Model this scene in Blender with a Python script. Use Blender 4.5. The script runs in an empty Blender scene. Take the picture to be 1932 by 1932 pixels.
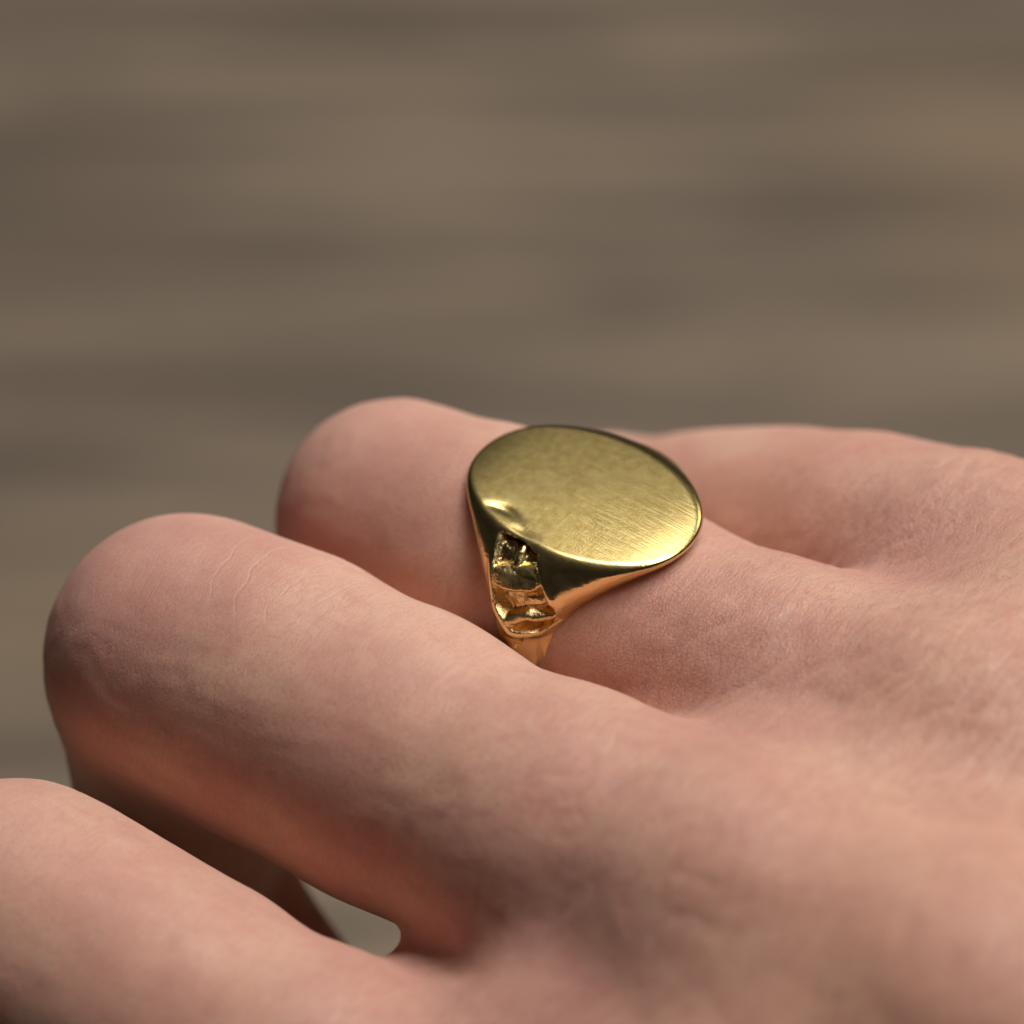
import bpy, math
import numpy as np

MM = 0.001
SC = bpy.context.scene

# ------------------------------------------------------------------ camera
ELEV = math.radians(42.0)      # the lens looks down at the hand
DIST = 0.280                   # metres from lens to the point aimed at
HAND_Z = 0.200                 # height of the ring finger's axis above the boards
TARGET = (-0.0046333, -0.0006914, HAND_Z + 0.0088321)
cam_d = bpy.data.cameras.new('camera')
cam = bpy.data.objects.new('camera', cam_d)
SC.collection.objects.link(cam)
cam.location = (TARGET[0], TARGET[1] - DIST * math.cos(ELEV), TARGET[2] + DIST * math.sin(ELEV))
cam.rotation_euler = (math.pi / 2 - ELEV, 0, 0)
cam_d.sensor_width = 36.0
cam_d.lens = 36.0 * DIST / (1932 / 30.0 * MM)
cam_d.clip_start = 0.02
cam_d.clip_end = 50.0
cam_d.dof.use_dof = True
cam_d.dof.focus_distance = 0.2755
cam_d.dof.aperture_fstop = 19.0
cam_d.dof.aperture_blades = 0
SC.camera = cam

# ------------------------------------------------------------------ light
W = bpy.data.worlds.new('World'); SC.world = W; W.use_nodes = True
bg = W.node_tree.nodes['Background']
bg.inputs[0].default_value = (1.0, 0.93, 0.86, 1)
bg.inputs[1].default_value = 0.020


def area(name, loc, aim, sx, sy, power, col):
    d = bpy.data.lights.new(name, 'AREA'); d.shape = 'RECTANGLE'
    d.size = sx; d.size_y = sy; d.energy = power; d.color = col
    o = bpy.data.objects.new(name, d); SC.collection.objects.link(o)
    o.location = loc
    v = [a - l for a, l in zip(aim, loc)]
    L = math.sqrt(sum(c * c for c in v))
    yaw = math.atan2(v[0], v[1]); pit = math.asin(v[2] / L)
    o.rotation_euler = (math.pi / 2 + pit, 0, -yaw)
    return o


area('overhead_light', (0.26, 0.25, 1.04), (0, 0.02, HAND_Z), 0.88, 0.32, 10.6, (1.0, 0.97, 0.93))
area('side_window_light', (0.82, 0.92, 0.85), (0, 0.0, HAND_Z), 0.32, 0.45, 2.8, (1.0, 0.95, 0.89))
area('back_window_light', (0.15, 1.35, 1.30), (0, 0.0, HAND_Z), 1.70, 0.95, 0.55, (1.0, 0.98, 0.93))

SC.view_settings.view_transform = 'Standard'
SC.view_settings.look = 'None'
SC.view_settings.exposure = 0.0
SC.view_settings.gamma = 1.0
SC.view_settings.use_curve_mapping = False
SC.render.engine = 'CYCLES'
SC.cycles.use_denoising = True
SC.cycles.max_bounces = 6
SC.cycles.use_adaptive_sampling = True
SC.cycles.adaptive_threshold = 0.02


# ------------------------------------------------------------------ node helper
class NT:
    def __init__(s, name):
        s.m = bpy.data.materials.new(name); s.m.use_nodes = True
        s.t = s.m.node_tree; s.b = s.t.nodes['Principled BSDF']

    def n(s, typ, **kw):
        nd = s.t.nodes.new(typ)
        for k, v in kw.items():
            if k == 'ins':
                for i, val in v.items():
                    if isinstance(val, bpy.types.NodeSocket): s.t.links.new(val, nd.inputs[i])
                    else: nd.inputs[i].default_value = val
            else: setattr(nd, k, v)
        return nd

    def math(s, op, a, b=0.0, c=0.0, clamp=False):
        return s.n('ShaderNodeMath', operation=op, use_clamp=clamp, ins={0: a, 1: b, 2: c}).outputs[0]

    def mix(s, fac, a, b):
        nd = s.n('ShaderNodeMix', data_type='RGBA', ins={0: fac, 6: a, 7: b}); return nd.outputs[2]

    def ramp(s, v, lo, hi, a=0.0, b=1.0):
        return s.n('ShaderNodeMapRange', interpolation_type='SMOOTHSTEP', ins={0: v, 1: lo, 2: hi, 3: a, 4: b}).outputs[0]

    def mapping(s, co, scale=(1, 1, 1), rot=(0, 0, 0), loc=(0, 0, 0)):
        return s.n('ShaderNodeMapping', ins={0: co, 1: loc, 2: rot, 3: scale}).outputs[0]

    def noise(s, co, scale, detail=2.0, rough=0.5, dist=0.0):
        return s.n('ShaderNodeTexNoise', ins={'Vector': co, 'Scale': scale, 'Detail': detail, 'Roughness': rough, 'Distortion': dist}).outputs[0]

    def link(s, a, b): s.t.links.new(a, b)

    def ball(s, co, c, r0, r1):
        d = s.n('ShaderNodeVectorMath', operation='DISTANCE', ins={0: co, 1: c}).outputs['Value']
        return s.ramp(d, r0, r1, 1.0, 0.0)


# ------------------------------------------------------------------ surface nets
def surface_nets(f, org, h):
    nx, ny, nz = f.shape
    ins = f < 0
    cs = np.array([(ny - 1) * (nz - 1), nz - 1, 1], dtype=np.int64)
    ids, pos, quads = [], [], []
    for ax in range(3):
        a = [slice(None)] * 3; b = [slice(None)] * 3
        a[ax] = slice(0, -1); b[ax] = slice(1, None)
        ia, ib = ins[tuple(a)], ins[tuple(b)]
        e = np.argwhere(ia != ib)
        u, v = (ax + 1) % 3, (ax + 2) % 3
        ok = (e[:, u] > 0) & (e[:, v] > 0) & (e[:, u] < f.shape[u] - 1) & (e[:, v] < f.shape[v] - 1)
        e = e[ok]
        e2 = e.copy(); e2[:, ax] += 1
        fa = f[e[:, 0], e[:, 1], e[:, 2]]; fb = f[e2[:, 0], e2[:, 1], e2[:, 2]]
        t = fa / (fa - fb)
        p = e.astype(np.float64); p[:, ax] += t
        q = []
        for du, dv in ((0, 0), (-1, 0), (-1, -1), (0, -1)):
            c = e.copy(); c[:, u] += du; c[:, v] += dv
            k = c @ cs
            ids.append(k); pos.append(p); q.append(k)
        q = np.stack(q, 1)
        flip = ~(fa < 0)
        q[flip] = q[flip][:, ::-1]
        quads.append(q)
    ids = np.concatenate(ids); pos = np.concatenate(pos); quads = np.concatenate(quads)
    uq, inv = np.unique(ids, return_inverse=True)
    cnt = np.bincount(inv)
    V = np.stack([np.bincount(inv, pos[:, i]) / cnt for i in range(3)], 1)
    Q = np.searchsorted(uq, quads)
    return V * h + np.asarray(org), Q


def grad(fn, P, e=0.05):
    g = np.empty_like(P)
    for i in range(3):
        d = np.zeros(3); d[i] = e
        g[:, i] = (fn(P + d) - fn(P - d)) / (2 * e)
    return g


def polygonise(fn, lo, hi, h, blk=5, band=None, project=2):
    """narrow-band sampling: a coarse pass finds the blocks that hold surface"""
    lo = np.array(lo, float); hi = np.array(hi, float)
    H = h * blk
    n = np.ceil((hi - lo) / H).astype(int)
    g = np.stack(np.meshgrid(*[lo[i] + (np.arange(n[i]) + .5) * H for i in range(3)], indexing='ij'), -1)
    fc = fn(g.reshape(-1, 3)).reshape(n)
    act = np.abs(fc) < (band or H * 1.08)
    F = np.repeat(np.repeat(np.repeat(np.sign(fc), blk, 0), blk, 1), blk, 2).astype(np.float32) * 9
    off = np.stack(np.meshgrid(*[np.arange(blk)] * 3, indexing='ij'), -1).reshape(-1, 3)
    bi = np.argwhere(act)
    for c in range(0, len(bi), 600):
        idx = (bi[c:c + 600, None, :] * blk + off[None]).reshape(-1, 3)
        F[idx[:, 0], idx[:, 1], idx[:, 2]] = fn((lo + (idx + .5) * h).astype(np.float32))
    V, Q = surface_nets(F, lo + .5 * h, h)
    for _ in range(project):
        g = grad(fn, V, h * .25); d = fn(V)
        st = d / np.maximum((g * g).sum(1), .2)
        V = V - np.clip(st, -h * .5, h * .5)[:, None] * g
    return V, Q


def to_mesh(name, V, Q, scale=MM):
    me = bpy.data.meshes.new(name)
    me.vertices.add(len(V)); me.vertices.foreach_set('co', (V * scale).astype(np.float32).ravel())
    me.loops.add(Q.size); me.loops.foreach_set('vertex_index', Q.astype(np.int32).ravel())
    me.polygons.add(len(Q))
    me.polygons.foreach_set('loop_start', np.arange(0, Q.size, 4, dtype=np.int32))
    me.polygons.foreach_set('use_smooth', np.ones(len(Q), dtype=bool))
    me.update(calc_edges=True); me.validate()
    return me


def smin(a, b, k):
    hh = np.maximum(k - np.abs(a - b), 0.0) / k
    return np.minimum(a, b) - hh * hh * k * .25


def sstep(x, a, b):
    t = np.clip((x - a) / (b - a), 0, 1)
    return t * t * (3 - 2 * t)


# ------------------------------------------------------------------ ground
def wood_mat():
    t = NT('weathered_wood')
    co = t.n('ShaderNodeTexCoord').outputs['Object']
    n1 = t.noise(t.mapping(co, (8.0, 105.0, 1), (0, 0, -.03)), 1.0, 3, .55)
    n2 = t.noise(t.mapping(co, (13.0, 75.0, 1), (0, 0, .03), (3, 7, 0)), 1.0, 3, .5)
    n3 = t.noise(t.mapping(co, (30, 240, 1), (0, 0, .05)), 1.0, 2, .6)
    n4 = t.noise(t.mapping(co, (6.0, 9.0, 1), (0, 0, .3), (1, 3, 0)), 1.0, 2, .5)
    c = t.mix(t.ramp(n1, .34, .66), (.105, .077, .053, 1), (.270, .200, .134, 1))
    c = t.mix(t.ramp(n4, .50, .72, 0, .55), c, (.270, .180, .098, 1))
    c = t.mix(t.ramp(n2, .28, .46, .9, 0), c, (.092, .068, .048, 1))
    c = t.mix(t.ramp(n3, .35, .70, .30, 0), c, (.08, .065, .05, 1))
    t.link(c, t.b.inputs['Base Color'])
    t.b.inputs['Roughness'].default_value = .75
    bp = t.n('ShaderNodeBump', ins={'Height': n3, 'Strength': .4, 'Distance': .002})
    t.link(bp.outputs[0], t.b.inputs['Normal'])
    return t.m


gm = bpy.data.meshes.new('ground')
gm.from_pydata([(-3, -2, 0), (3, -2, 0), (3, 5, 0), (-3, 5, 0)], [], [(0, 1, 2, 3)])
ground = bpy.data.objects.new('ground', gm); SC.collection.objects.link(ground)
ground['kind'] = 'structure'
gm.materials.append(wood_mat())

# ------------------------------------------------------------------ hand
# local axes in mm: X towards the fingertips, Y towards the lens, Z up; origin on the ring finger's axis
FINGERS = {
    'C': [(-78, 0, -2, 11), (-30, 0, 2.6, 9.9), (-14, 0, -.1, 8.3), (-4.2, 0, -.1, 7.85), (0, 0, -.1, 7.2), (3.8, 0, .1, 7.6), (8, 0, .4, 7.75), (15.3, 0, -.7, 7.2), (13.5, 0, -21, 6.4), (4, 0, -31, 5.8)],
    'B': [(-78, 15, -2, 12), (-42, 20, 5.0, 10.4), (-25, 19, 2.6, 9.6), (-12, 18.3, 0.4, 9.15), (2, 17.7, -.4, 8.8), (11, 17.7, -.65, 8.75), (18.2, 18, -1.2, 8.45), (20.5, 17.5, -24, 6.4), (10, 17, -34, 6)],
    'A': [(-78, 28, -24, 12), (-34, 40, -7, 10.2), (-20, 38.8, -7.4, 9.0), (-8, 38.2, -7.4, 8.7), (3, 38.0, -7.8, 8.6), (10, 38.0, -7.9, 8.65), (16, 38, -8, 8.65), (12, 37, -30, 7.2), (2, 36, -40, 6)],
    'D': [(-78, -16, 8, 11), (-40, -17.5, 3.2, 8.8), (-26, -17.3, .5, 8.2), (-18, -17.2, -.8, 8.0), (-10, -17.2, -2.9, 7.75), (-3.5, -17.1, -5.5, 7.45), (2, -17, -8.2, 7.1), (10, -16.6, -12, 6.8), (5, -15, -30, 6), (-4, -14, -36, 5.2)],
}


def cone(P, a, b):
    ax, ay, az, ra = [float(c) for c in a]
    ex, ey, ez, dr = [float(q - p) for p, q in zip(a, b)]
    x = P[:, 0] - ax; y = P[:, 1] - ay; z = P[:, 2] - az
    t = np.clip((x * ex + y * ey + z * ez) / (ex * ex + ey * ey + ez * ez), 0, 1)
    x = x - t * ex; y = y - t * ey; z = z - t * ez
    return np.sqrt(x * x + y * y + z * z) - (ra + dr * (t * t * (1.5 - t) + t * .5))


def hand_sdf(P):
    x, y, z = P[:, 0], P[:, 1], P[:, 2]
    kf = 0.35 + 6.0 * (1 - sstep(x, -28, -10))
    out = None
    for key in 'BCAD':
        ch = FINGERS[key]
        d = None
        for a, b in zip(ch[:-1], ch[1:]):
            c = cone(P, a, b)
            d = c if d is None else smin(d, c, 3.0)
        out = d if out is None else smin(out, d, kf)
    # webs between the fingers, palm, wrist
    for a, b, k in (((-13.4, 9.2, -2.4, 5.4), (-23, 9.7, 1.4, 6.2), 2.5),
                    ((-23, 9.7, 1.2, 6.2), (-40, 10, 3.4, 6.6), 6),
                    ((-19.2, -9, -1.0, 5.6), (-30, -9.4, 3.4, 6.2), 5),
                    ((-30, -9.4, 3.4, 6.2), (-50, -9.4, 4.5, 6.5), 7),
                    ((-11.8, 21, -6.5, 6.0), (-10.2, 36, -8.4, 5.8), 1.6),
                    ((-8.6, 28.4, -8.6, 1.2), (-11, 32.5, -7.0, 2.2), 1.2),
                    ((-14, 29, -9.5, 6.0), (-21, 29.5, -4.0, 6.5), 4),
                    ((-21, 29.5, -4.0, 6.5), (-36, 30, 1.5, 7.5), 6),
                    ((-38, -14, -9, 11), (-36, 36, -18, 12), 6),
                    ((-80, -6, -10, 14), (-78, 20, -14, 15), 8),
                    ((-55, -10, -12, 13), (-52, 28, -20, 13), 8),
                    ((-80, 0, -12, 18), (-150, 4, -14, 21), 10),
                    ((-80, 16, -12, 18), (-150, 12, -14, 22), 10)):
        out = smin(out, cone(P, a, b), k)
    return out


_TAB = {}


def hash_noise(P, s, seed=0):
    """trilinear value noise in -.5..+.5"""
    if seed not in _TAB: _TAB[seed] = np.random.RandomState(seed).rand(32 * 32 * 32).astype(np.float32)
    T = _TAB[seed]
    q = (P * s + 100).astype(np.float32)
    fl = np.floor(q); f = q - fl; f = f * f * (3 - 2 * f)
    i = fl.astype(np.int32) & 31; j = (i + 1) & 31
    fx, fy, fz = f.T
    x0, x1 = i[:, 0] << 10, j[:, 0] << 10
    y0, y1 = i[:, 1] << 5, j[:, 1] << 5
    z0, z1 = i[:, 2], j[:, 2]

    def row(a, b):
        p = T[a | b | z0]; return p + (T[a | b | z1] - p) * fz
    a = row(x0, y0); a = a + (row(x0, y1) - a) * fy
    b = row(x1, y0); b = b + (row(x1, y1) - b) * fy
    return a + (b - a) * fx - np.float32(.5)


def hand_relief(P, N):
    """folds and creases of the skin in mm along the normal"""
    x, y, z = P.T
    w = np.stack([hash_noise(P, .30, 20 + i) for i in range(3)], 1) * 2.4
    Pw = P + w
    d = .14 * hash_noise(P, .16, 30) + .08 * hash_noise(P, .4, 31)

    def rot(Q, a):
        c, s_ = math.cos(a), math.sin(a)
        return np.stack([Q[:, 0] * c - Q[:, 1] * s_, Q[:, 0] * s_ + Q[:, 1] * c, Q[:, 2]], 1)

    def ridged(n, wd): return sstep(np.abs(n), 0, wd)
    # long soft folds on the flanks
    side = sstep(N[:, 1], .15, .75)
    lf = hash_noise(rot(Pw, -.18) * np.array([.14, .85, .85]), 1, 32) + .5 * hash_noise(rot(Pw, -.3) * np.array([.3, 1.3, 1.3]), 1, 33)
    d += side * .08 * lf * (1 - .7 * sstep(np.abs(y - 38), 12, 8))
    # transverse wrinkles over the back of the hand and behind the ring
    dors = sstep(x, 0, -16) * sstep(N[:, 2], .1, .6) * (1 - .6 * sstep(y, 16, 24))
    tw = ridged(hash_noise(rot(Pw, .43) * np.array([.75, .11, .2]), 1, 34), .12)
    tw2 = ridged(hash_noise(rot(Pw, .20) * np.array([1.25, .22, .3]), 1, 35), .12)
    kn = np.exp(-((x - 18) / 8) ** 4) * sstep(N[:, 2] + N[:, 0], -.3, .4)
    tk = ridged(hash_noise(rot(Pw, -.1) * np.array([1.2, .13, .3]), 1, 36), .14)
    d += .03 * kn * tk
    d += (.08 + .92 * dors) * (.085 * tw + .06 * tw2)
    return d


def skin_mat():
    t = NT('skin')
    ob = t.n('ShaderNodeTexCoord').outputs['Object']
    co = t.mapping(ob, (1000, 1000, 1000))          # millimetres
    warp = t.n('ShaderNodeTexNoise', ins={'Vector': co, 'Scale': .35, 'Detail': 2.0})
    wv = t.n('ShaderNodeVectorMath', operation='SUBTRACT', ins={0: warp.outputs['Color'], 1: (.5, .5, .5)}).outputs[0]
    wv = t.n('ShaderNodeVectorMath', operation='SCALE', ins={0: wv, 3: 2.2}).outputs[0]
    cw = t.n('ShaderNodeVectorMath', operation='ADD', ins={0: co, 1: wv}).outputs[0]
    wg = t.n('ShaderNodeVectorMath', operation='SCALE', ins={0: wv, 3: .35}).outputs[0]
    cg = t.n('ShaderNodeVectorMath', operation='ADD', ins={0: co, 1: wg}).outputs[0]
    # --- colour
    sx = t.n('ShaderNodeSeparateXYZ', ins={0: co})
    big = t.noise(co, .10, 3, .55)
    mid = t.noise(t.mapping(co, (.7, 1.0, 1), (0, 0, 0), (31, 7, 3)), .30, 3, .6)
    mot = t.noise(t.mapping(cw, (.45, 1.1, 1.1), (0, .3, .2), (3, 17, 3)), .8, 3, .6)
    c = t.mix(t.ramp(big, .38, .62), (.615, .328, .248, 1), (.660, .388, .285, 1))
    c = t.mix(t.ramp(mid, .42, .70, 0, .50), c, (.54, .270, .210, 1))
    c = t.mix(t.ramp(mot, .48, .75, 0, .30), c, (.64, .44, .35, 1))
    c = t.mix(t.ramp(mot, .25, .47, .30, 0), c, (.50, .25, .225, 1))
    for ctr, r0, r1, a in (((22, 20, 4), 3, 14, .7), ((20, 2, 2), 3, 15, .65), ((20, 40, -4), 2, 13, .5), ((-19, 9, 6), 2, 12, .45), ((-16, -11, 5), 2, 10, .55), ((-20, 30, 0), 5, 19, .5)):
        m = t.math('MULTIPLY', t.ball(co, ctr, r0, r1), t.ramp(mid, .25, .65, .75 * a, a))
        c = t.mix(m, c, (.51, .255, .212, 1))
    # back of the hand turns more golden towards the wrist
    c = t.mix(t.ramp(sx.outputs[0], -20, -36, 0, .22), c, (.63, .37, .22, 1))
    c = t.mix(t.math('MULTIPLY', t.ball(co, (-13.1, 7.0, 6.2), .10, .45), .55), c, (.33, .13, .06, 1))
    # a small mole on the side of the nearer bent finger
    c = t.mix(t.math('MULTIPLY', t.ball(co, (9.5, 23.6, 4.4), .08, .28), .6), c, (.12, .06, .06, 1))
    # fine dry lines arching over the bent joint
    dy = t.math('SUBTRACT', sx.outputs[1], 15.0)
    arc = t.math('ADD', sx.outputs[0], t.math('MULTIPLY', t.math('MULTIPLY', dy, dy), .05))
    ph = t.math('FRACT', t.math('ADD', t.math('MULTIPLY', arc, .48), t.math('MULTIPLY', big, 2.6)))
    al = t.ramp(t.math('ABSOLUTE', t.math('SUBTRACT', ph, .5)), .01, .06, 1, 0)
    al = t.math('MULTIPLY', t.math('MULTIPLY', al, t.ball(co, (12.0, 14.0, 6.5), 4.0, 8.5)), t.ramp(mid, .36, .50))
    c = t.mix(t.math('MULTIPLY', al, .16), c, (.78, .60, .50, 1))
    # --- fine relief (heights in mm)
    dors = t.ramp(sx.outputs[0], 1, -16, .35, 1.0)
    vor = t.n('ShaderNodeTexVoronoi', feature='DISTANCE_TO_EDGE', ins={'Vector': t.mapping(cg, (4.2, 2.8, 3.4), (0, 0, .43)), 'Scale': 1.0, 'Randomness': .95}).outputs['Distance']
    cells = t.math('MULTIPLY', t.ramp(vor, .0, .25), dors)
    la = t.noise(t.mapping(cg, (1.9, .24, .5), (0, 0, .48)), 1.0, 2, .6)
    lb = t.noise(t.mapping(cg, (1.7, .26, .5), (0, 0, -.30), (7, 3, 1)), 1.0, 2, .6)
    lines = t.math('MAXIMUM', t.ramp(t.math('ABSOLUTE', t.math('SUBTRACT', la, .5)), .0, .035, 1, 0),
                   t.ramp(t.math('ABSOLUTE', t.math('SUBTRACT', lb, .5)), .0, .030, .8, 0))
    lines = t.math('MULTIPLY', lines, t.ramp(sx.outputs[0], 1, -16, .55, 1.0))
    c = t.mix(t.ramp(vor, .02, .20, .18, 0), c, (.46, .235, .195, 1))
    c = t.mix(t.math('MULTIPLY', t.ramp(vor, .22, .45, 0, .17), dors), c, (.72, .52, .43, 1))
    c = t.mix(t.math('MULTIPLY', lines, .42), c, (.49, .215, .165, 1))
    t.link(c, t.b.inputs['Base Color'])
    h = t.math('MULTIPLY', cells, .024)
    h = t.math('SUBTRACT', h, t.math('MULTIPLY', lines, .034))
    h = t.math('SUBTRACT', h, t.math('MULTIPLY', al, .04))
    bp = t.n('ShaderNodeBump', ins={'Height': h, 'Strength': .8, 'Distance': MM})
    t.link(bp.outputs[0], t.b.inputs['Normal'])
    b_r = t.ramp(sx.outputs[0], 2, -14, .55, .42)
    t.link(b_r, t.b.inputs['Roughness'])
    b = t.b
    b.subsurface_method = 'RANDOM_WALK'
    b.inputs['Subsurface Weight'].default_value = 1.0
    b.inputs['Subsurface Radius'].default_value = (1.0, .50, .34)
    b.inputs['Subsurface Scale'].default_value = 0.65 * MM
    b.inputs['Specular IOR Level'].default_value = .34
    return t.m


V, Q = polygonise(hand_sdf, (-82, -30, -47), (29, 58, 20), 0.3, project=1)
N = grad(hand_sdf, V, .1); N /= np.linalg.norm(N, axis=1)[:, None] + 1e-9
V = V + hand_relief(V, N)[:, None] * N
hm = to_mesh('hand', V, Q)
hm.materials.append(skin_mat())
hand = bpy.data.objects.new('hand', hm); SC.collection.objects.link(hand)
AZ = math.atan2(.6, -.8)
hand.location = (0, 0, HAND_Z); hand.rotation_euler = (0, 0, AZ)
hand['label'] = 'bare hand with fingers bent at the knuckles, wearing a gold signet ring'
hand['category'] = 'hand'

# ------------------------------------------------------------------ signet ring
FZ = 9.6      # height of the oval face above the finger's axis
FA, FB = 8.5, 5.75
_z = np.array([-6, -3, 0, 3, 5, 6.5, 7.8, 8.8, 9.6, 10.6])
_A = np.array([2.0, 2.0, 2.1, 2.7, 3.6, 4.8, 6.4, 7.8, 8.55, 8.9])
_B = np.array([8.6, 8.9, 9.1, 9.2, 9.15, 8.75, 7.9, 6.85, 5.75, 5.0])
_zz = np.linspace(-6, 10.6, 400)


def _smooth(y):
    v = np.interp(_zz, _z, y)
    k = np.exp(-.5 * (np.arange(-30, 31) / 14.0) ** 2); k /= k.sum()
    return np.convolve(np.pad(v, 30, mode='reflect', reflect_type='odd'), k, 'valid')


_As, _Bs = _smooth(_A), _smooth(_B)


POCKET = np.array([(2.5, 9.2), (1.0, 9.35), (-.7, 9.2), (-1.8, 8.1), (-2.9, 6.9), (-3.1, 5.9), (-2.3, 5.2), (-.9, 5.3), (.6, 6.2), (1.6, 7.6)])


def poly_dist(u, v, poly):
    d = np.full(u.shape, 1e9); ins = np.zeros(u.shape, bool)
    n = len(poly)
    for i in range(n):
        a, b = poly[i], poly[(i + 1) % n]
        e = b - a
        t = np.clip(((u - a[0]) * e[0] + (v - a[1]) * e[1]) / (e @ e), 0, 1)
        d = np.minimum(d, np.hypot(u - a[0] - t * e[0], v - a[1] - t * e[1]))
        cr = ((a[1] > v) != (b[1] > v))
        ins ^= cr & (u < (b[0] - a[0]) * (v - a[1]) / (b[1] - a[1] + 1e-12) + a[0])
    return np.where(ins, -d, d)


def seg(u, v, a, b):
    a = np.array(a); e = np.array(b) - a
    t = np.clip(((u - a[0]) * e[0] + (v - a[1]) * e[1]) / (e @ e), 0, 1)
    return np.hypot(u - a[0] - t * e[0], v - a[1] - t * e[1])


def relief(P):
    """what is carved away (mm): a worn pocket on each shoulder with lumps left standing, and dents in the face"""
    x, y, z = P[:, 0], P[:, 1], P[:, 2]
    nz = hash_noise(P, 1.1, 3)
    d = np.zeros(len(x))
    m = (y > 4.0) & (z > 3) & (z < 10)
    u = x[m] + .10 * nz[m]; v = z[m] + .12 * hash_noise(P[m], .9, 5)
    pd = poly_dist(u, v, POCKET)
    ins_ = sstep(-pd, -.06, .24)
    # worn figures left standing on the pocket's floor
    n1 = seg(u, v, (1.15, 7.6), (-1.15, 8.1))
    n2 = np.minimum(seg(u, v, (-.55, 5.65), (-1.5, 6.2)), seg(u, v, (-1.5, 6.2), (-2.8, 6.1)))
    n3 = seg(u, v, (.6, 8.95), (.4, 8.55)); n4 = seg(u, v, (-1.3, 7.0), (-2.0, 7.1))
    dome = lambda n, r: np.sqrt(np.maximum(1 - (n / r) ** 2, 0))
    rise = .95 * dome(n1, .66)
    rise = np.maximum(rise, .85 * dome(n2, .44))
    rise = np.maximum(rise, .55 * dome(n3, .30))
    rise = np.maximum(rise, .40 * dome(n4, .42))
    rough = hash_noise(P[m], 3.0, 7) * .10 + hash_noise(P[m], 6.0, 8) * .06
    dd = ins_ * (.85 * (1 - .25 * sstep(v, 6.5, 8.5)) - rise + rough * (1 - .6 * rise))
    dd = np.maximum(dd, -.12)
    # narrow raised frame round the pocket
    dd -= .09 * np.exp(-((pd - .24) / .24) ** 2) * sstep(v, 9.4, 8.6)
    dd *= sstep(v, 9.62, 9.22)
    d[m] = dd
    # face: a crescent dent and the soft, slumped rim beside it
    f = sstep(z, 7.8, 8.6)
    g1 = np.exp(-(((x - 3.3) / 1.15) ** 2 + ((y - 4.0 - .18 * (x - 3.3) ** 2) / .38) ** 2))
    g2 = np.exp(-(((x - 1.2) / .9) ** 2 + ((y - 4.9) / .35) ** 2))
    d += f * (.09 * g1 + .05 * g2 + .04 * np.exp(-(((x - 3.0) / 2.2) ** 2 + ((y - 4.6) / 1.2) ** 2)))
    # the rim is slumped inwards over the pocket
    d += .12 * np.exp(-(((x - .8) / 1.8) ** 2 + ((y - 5.9) / .6) ** 2)) * sstep(z, 8.4, 9.3)
    # a nick in the shank
    d += .25 * np.exp(-(((x + 1.35 + .5 * (z - 4.3)) / .10) ** 2 + ((z - 4.3) / .30) ** 2)) * (y > 0)
    # hammered unevenness of the polished sides, edge grooves down the shank
    d += (1 - f) * .05 * hash_noise(P, .55, 11)
    xs = x - shift(z)
    d += .16 * np.exp(-((np.abs(xs + .15 * nz) - 1.35 - .10 * np.maximum(z, 0)) / .14) ** 2) * sstep(z, 5.0, 2.0)
    return d


def shift(z):
    return .28 - 1.6 * np.clip((9.6 - z) / 9.6, 0, 1.15)


def ring_sdf(P):
    x, y, z = P[:, 0], P[:, 1], P[:, 2]
    A = np.interp(z, _zz, _As); B = np.interp(z, _zz, _Bs)
    x0 = x; x = x - shift(z)
    y0 = y; y = y + .15 * sstep(z, 5.5, 9.6)
    q = np.sqrt((x / A) ** 2 + (y / B) ** 2) + 1e-6
    gr = np.sqrt((x / A ** 2) ** 2 + (y / B ** 2) ** 2) + 1e-6
    side = (q - 1) * np.minimum(q / gr, np.minimum(A, B) * 1.6)
    xb = x; x = x0
    rr = ((x - .28) / FA) ** 2 + (y / FB) ** 2
    top = z - (FZ - .10 * rr - .30 * np.clip(np.abs(x - .28) / FA, 0, 1.1) ** 8)
    head = -smin(-side, -top, 0.62)
    head = np.maximum(head, -z - 2.0)
    y = y0
    r = np.sqrt(y * y + z * z)
    bd = (np.sqrt(((r - 8.15) / .82) ** 2 + (xb / 2.05) ** 2) - 1) * .9
    d = smin(head, bd, .8)
    d = d + relief(P)
    hole = r - (7.24 + .009 * x * x)
    return -smin(-d, hole, 0.35)


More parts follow.
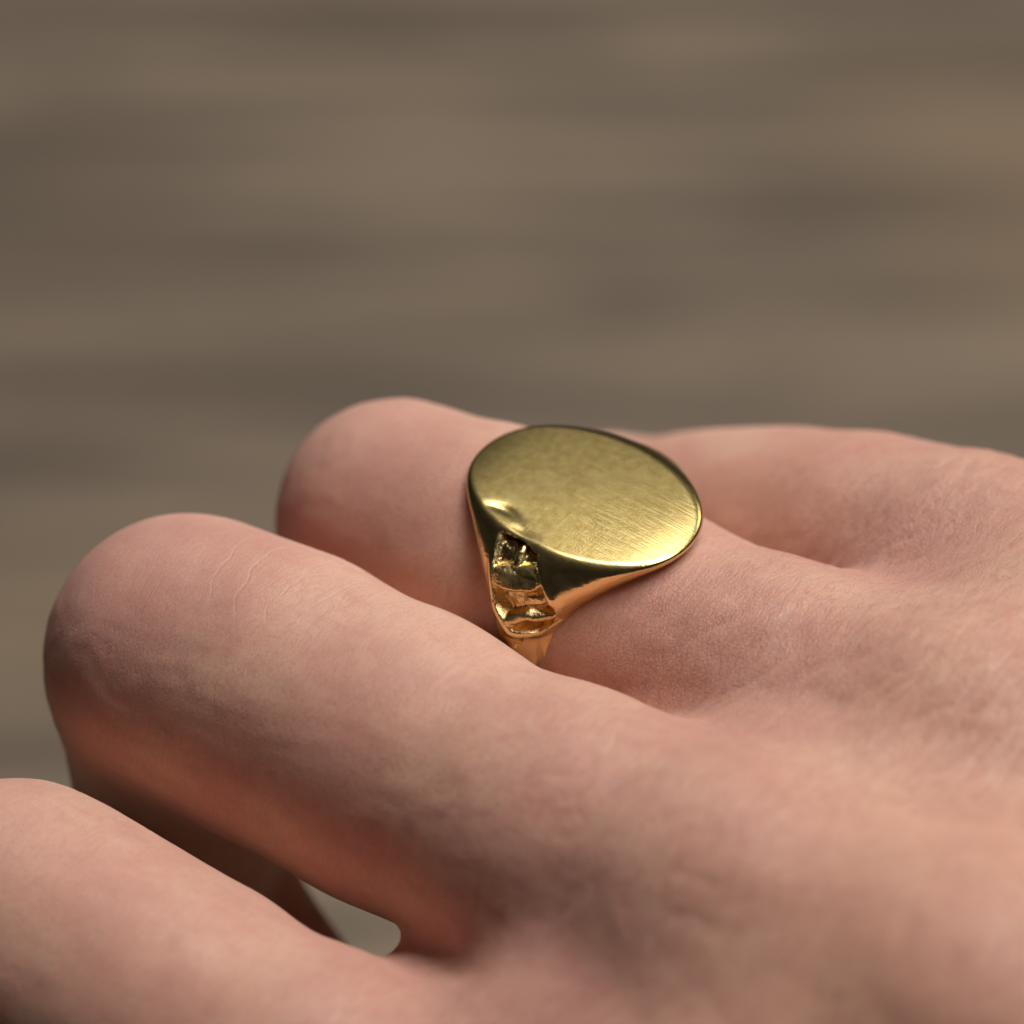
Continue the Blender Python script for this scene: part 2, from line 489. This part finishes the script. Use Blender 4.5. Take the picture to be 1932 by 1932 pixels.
def gold_mat(name, kind):
    t = NT(name)
    ob = t.n('ShaderNodeTexCoord').outputs['Object']
    co = t.mapping(ob, (1000, 1000, 1000))
    b = t.b
    b.inputs['Metallic'].default_value = 1.0
    if kind == 'brushed':
        s1 = t.noise(t.mapping(co, (.22, 11, .1), (0, 0, .25)), 1.0, 1, .5)
        s2 = t.noise(t.mapping(co, (8, .5, .1), (0, 0, .25), (9, 2, 0)), 1.0, 2, .6)
        bl = t.noise(co, 1.8, 4, .65)
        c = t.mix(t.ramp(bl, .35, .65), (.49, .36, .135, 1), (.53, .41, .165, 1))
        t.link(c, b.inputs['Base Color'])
        t.link(t.ramp(bl, .25, .75, .225, .25), b.inputs['Roughness'])
        s3 = t.noise(t.mapping(co, (.25, 8, .1), (0, 0, .50), (4, 5, 0)), 1.0, 2, .5)
        h = t.math('ADD', t.math('MULTIPLY', s1, .0065), t.math('MULTIPLY', s2, .003))
        h = t.math('SUBTRACT', h, t.math('MULTIPLY', t.ramp(s3, .62, .76), .003))
        bp = t.n('ShaderNodeBump', ins={'Height': h, 'Strength': .7, 'Distance': MM})
    else:
        bl = t.noise(co, .9, 3, .6)
        c = t.mix(t.ramp(bl, .35, .65), (.84, .60, .26, 1), (.80, .62, .30, 1))
        t.link(c, b.inputs['Base Color'])
        lo, hi = (.10, .22) if kind == 'polished' else (.18, .34)
        t.link(t.ramp(bl, .3, .7, lo, hi), b.inputs['Roughness'])
        n = t.noise(co, 2.5 if kind == 'polished' else 6.0, 3, .6)
        bp = t.n('ShaderNodeBump', ins={'Height': n, 'Strength': .3, 'Distance': (.08 if kind == 'polished' else .2) * MM})
    t.link(bp.outputs[0], b.inputs['Normal'])
    return t.m


V, Q = polygonise(ring_sdf, (-9.6, -10.2, -10.2), (9.6, 10.2, 10.6), 0.1, project=3)
N = grad(ring_sdf, V, .03); N /= np.linalg.norm(N, axis=1)[:, None] + 1e-9
fc = V[Q].mean(1)
is_face = (fc[:, 2] > 8.3) & (N[Q].mean(1)[:, 2] > .72)
pd_all = poly_dist(fc[:, 0], fc[:, 2], POCKET)
is_rel = (fc[:, 1] > 4.5) & (pd_all < .10) & ~is_face & (np.hypot(fc[:, 1], fc[:, 2]) > 7.75)
ring = bpy.data.objects.new('signet_ring', None); SC.collection.objects.link(ring)
ring.empty_display_size = .01
ring.location = (0, 0, HAND_Z); ring.rotation_euler = (0, 0, AZ)
ring['label'] = 'gold signet ring with a blank brushed oval face on the bent finger'
ring['category'] = 'ring'
for nm, sel, mt in (('oval_face', is_face, gold_mat('brushed_gold', 'brushed')),
                    ('shoulder_relief', is_rel, gold_mat('cast_gold', 'cast')),
                    ('shank', ~is_face & ~is_rel, gold_mat('polished_gold', 'polished'))):
    q = Q[sel]; u, inv = np.unique(q, return_inverse=True)
    me = to_mesh(nm, V[u], inv.reshape(q.shape))
    me.normals_split_custom_set_from_vertices(N[u].astype(np.float32))
    me.materials.append(mt or bpy.data.materials['cast_gold'])
    o = bpy.data.objects.new(nm, me); SC.collection.objects.link(o); o.parent = ring
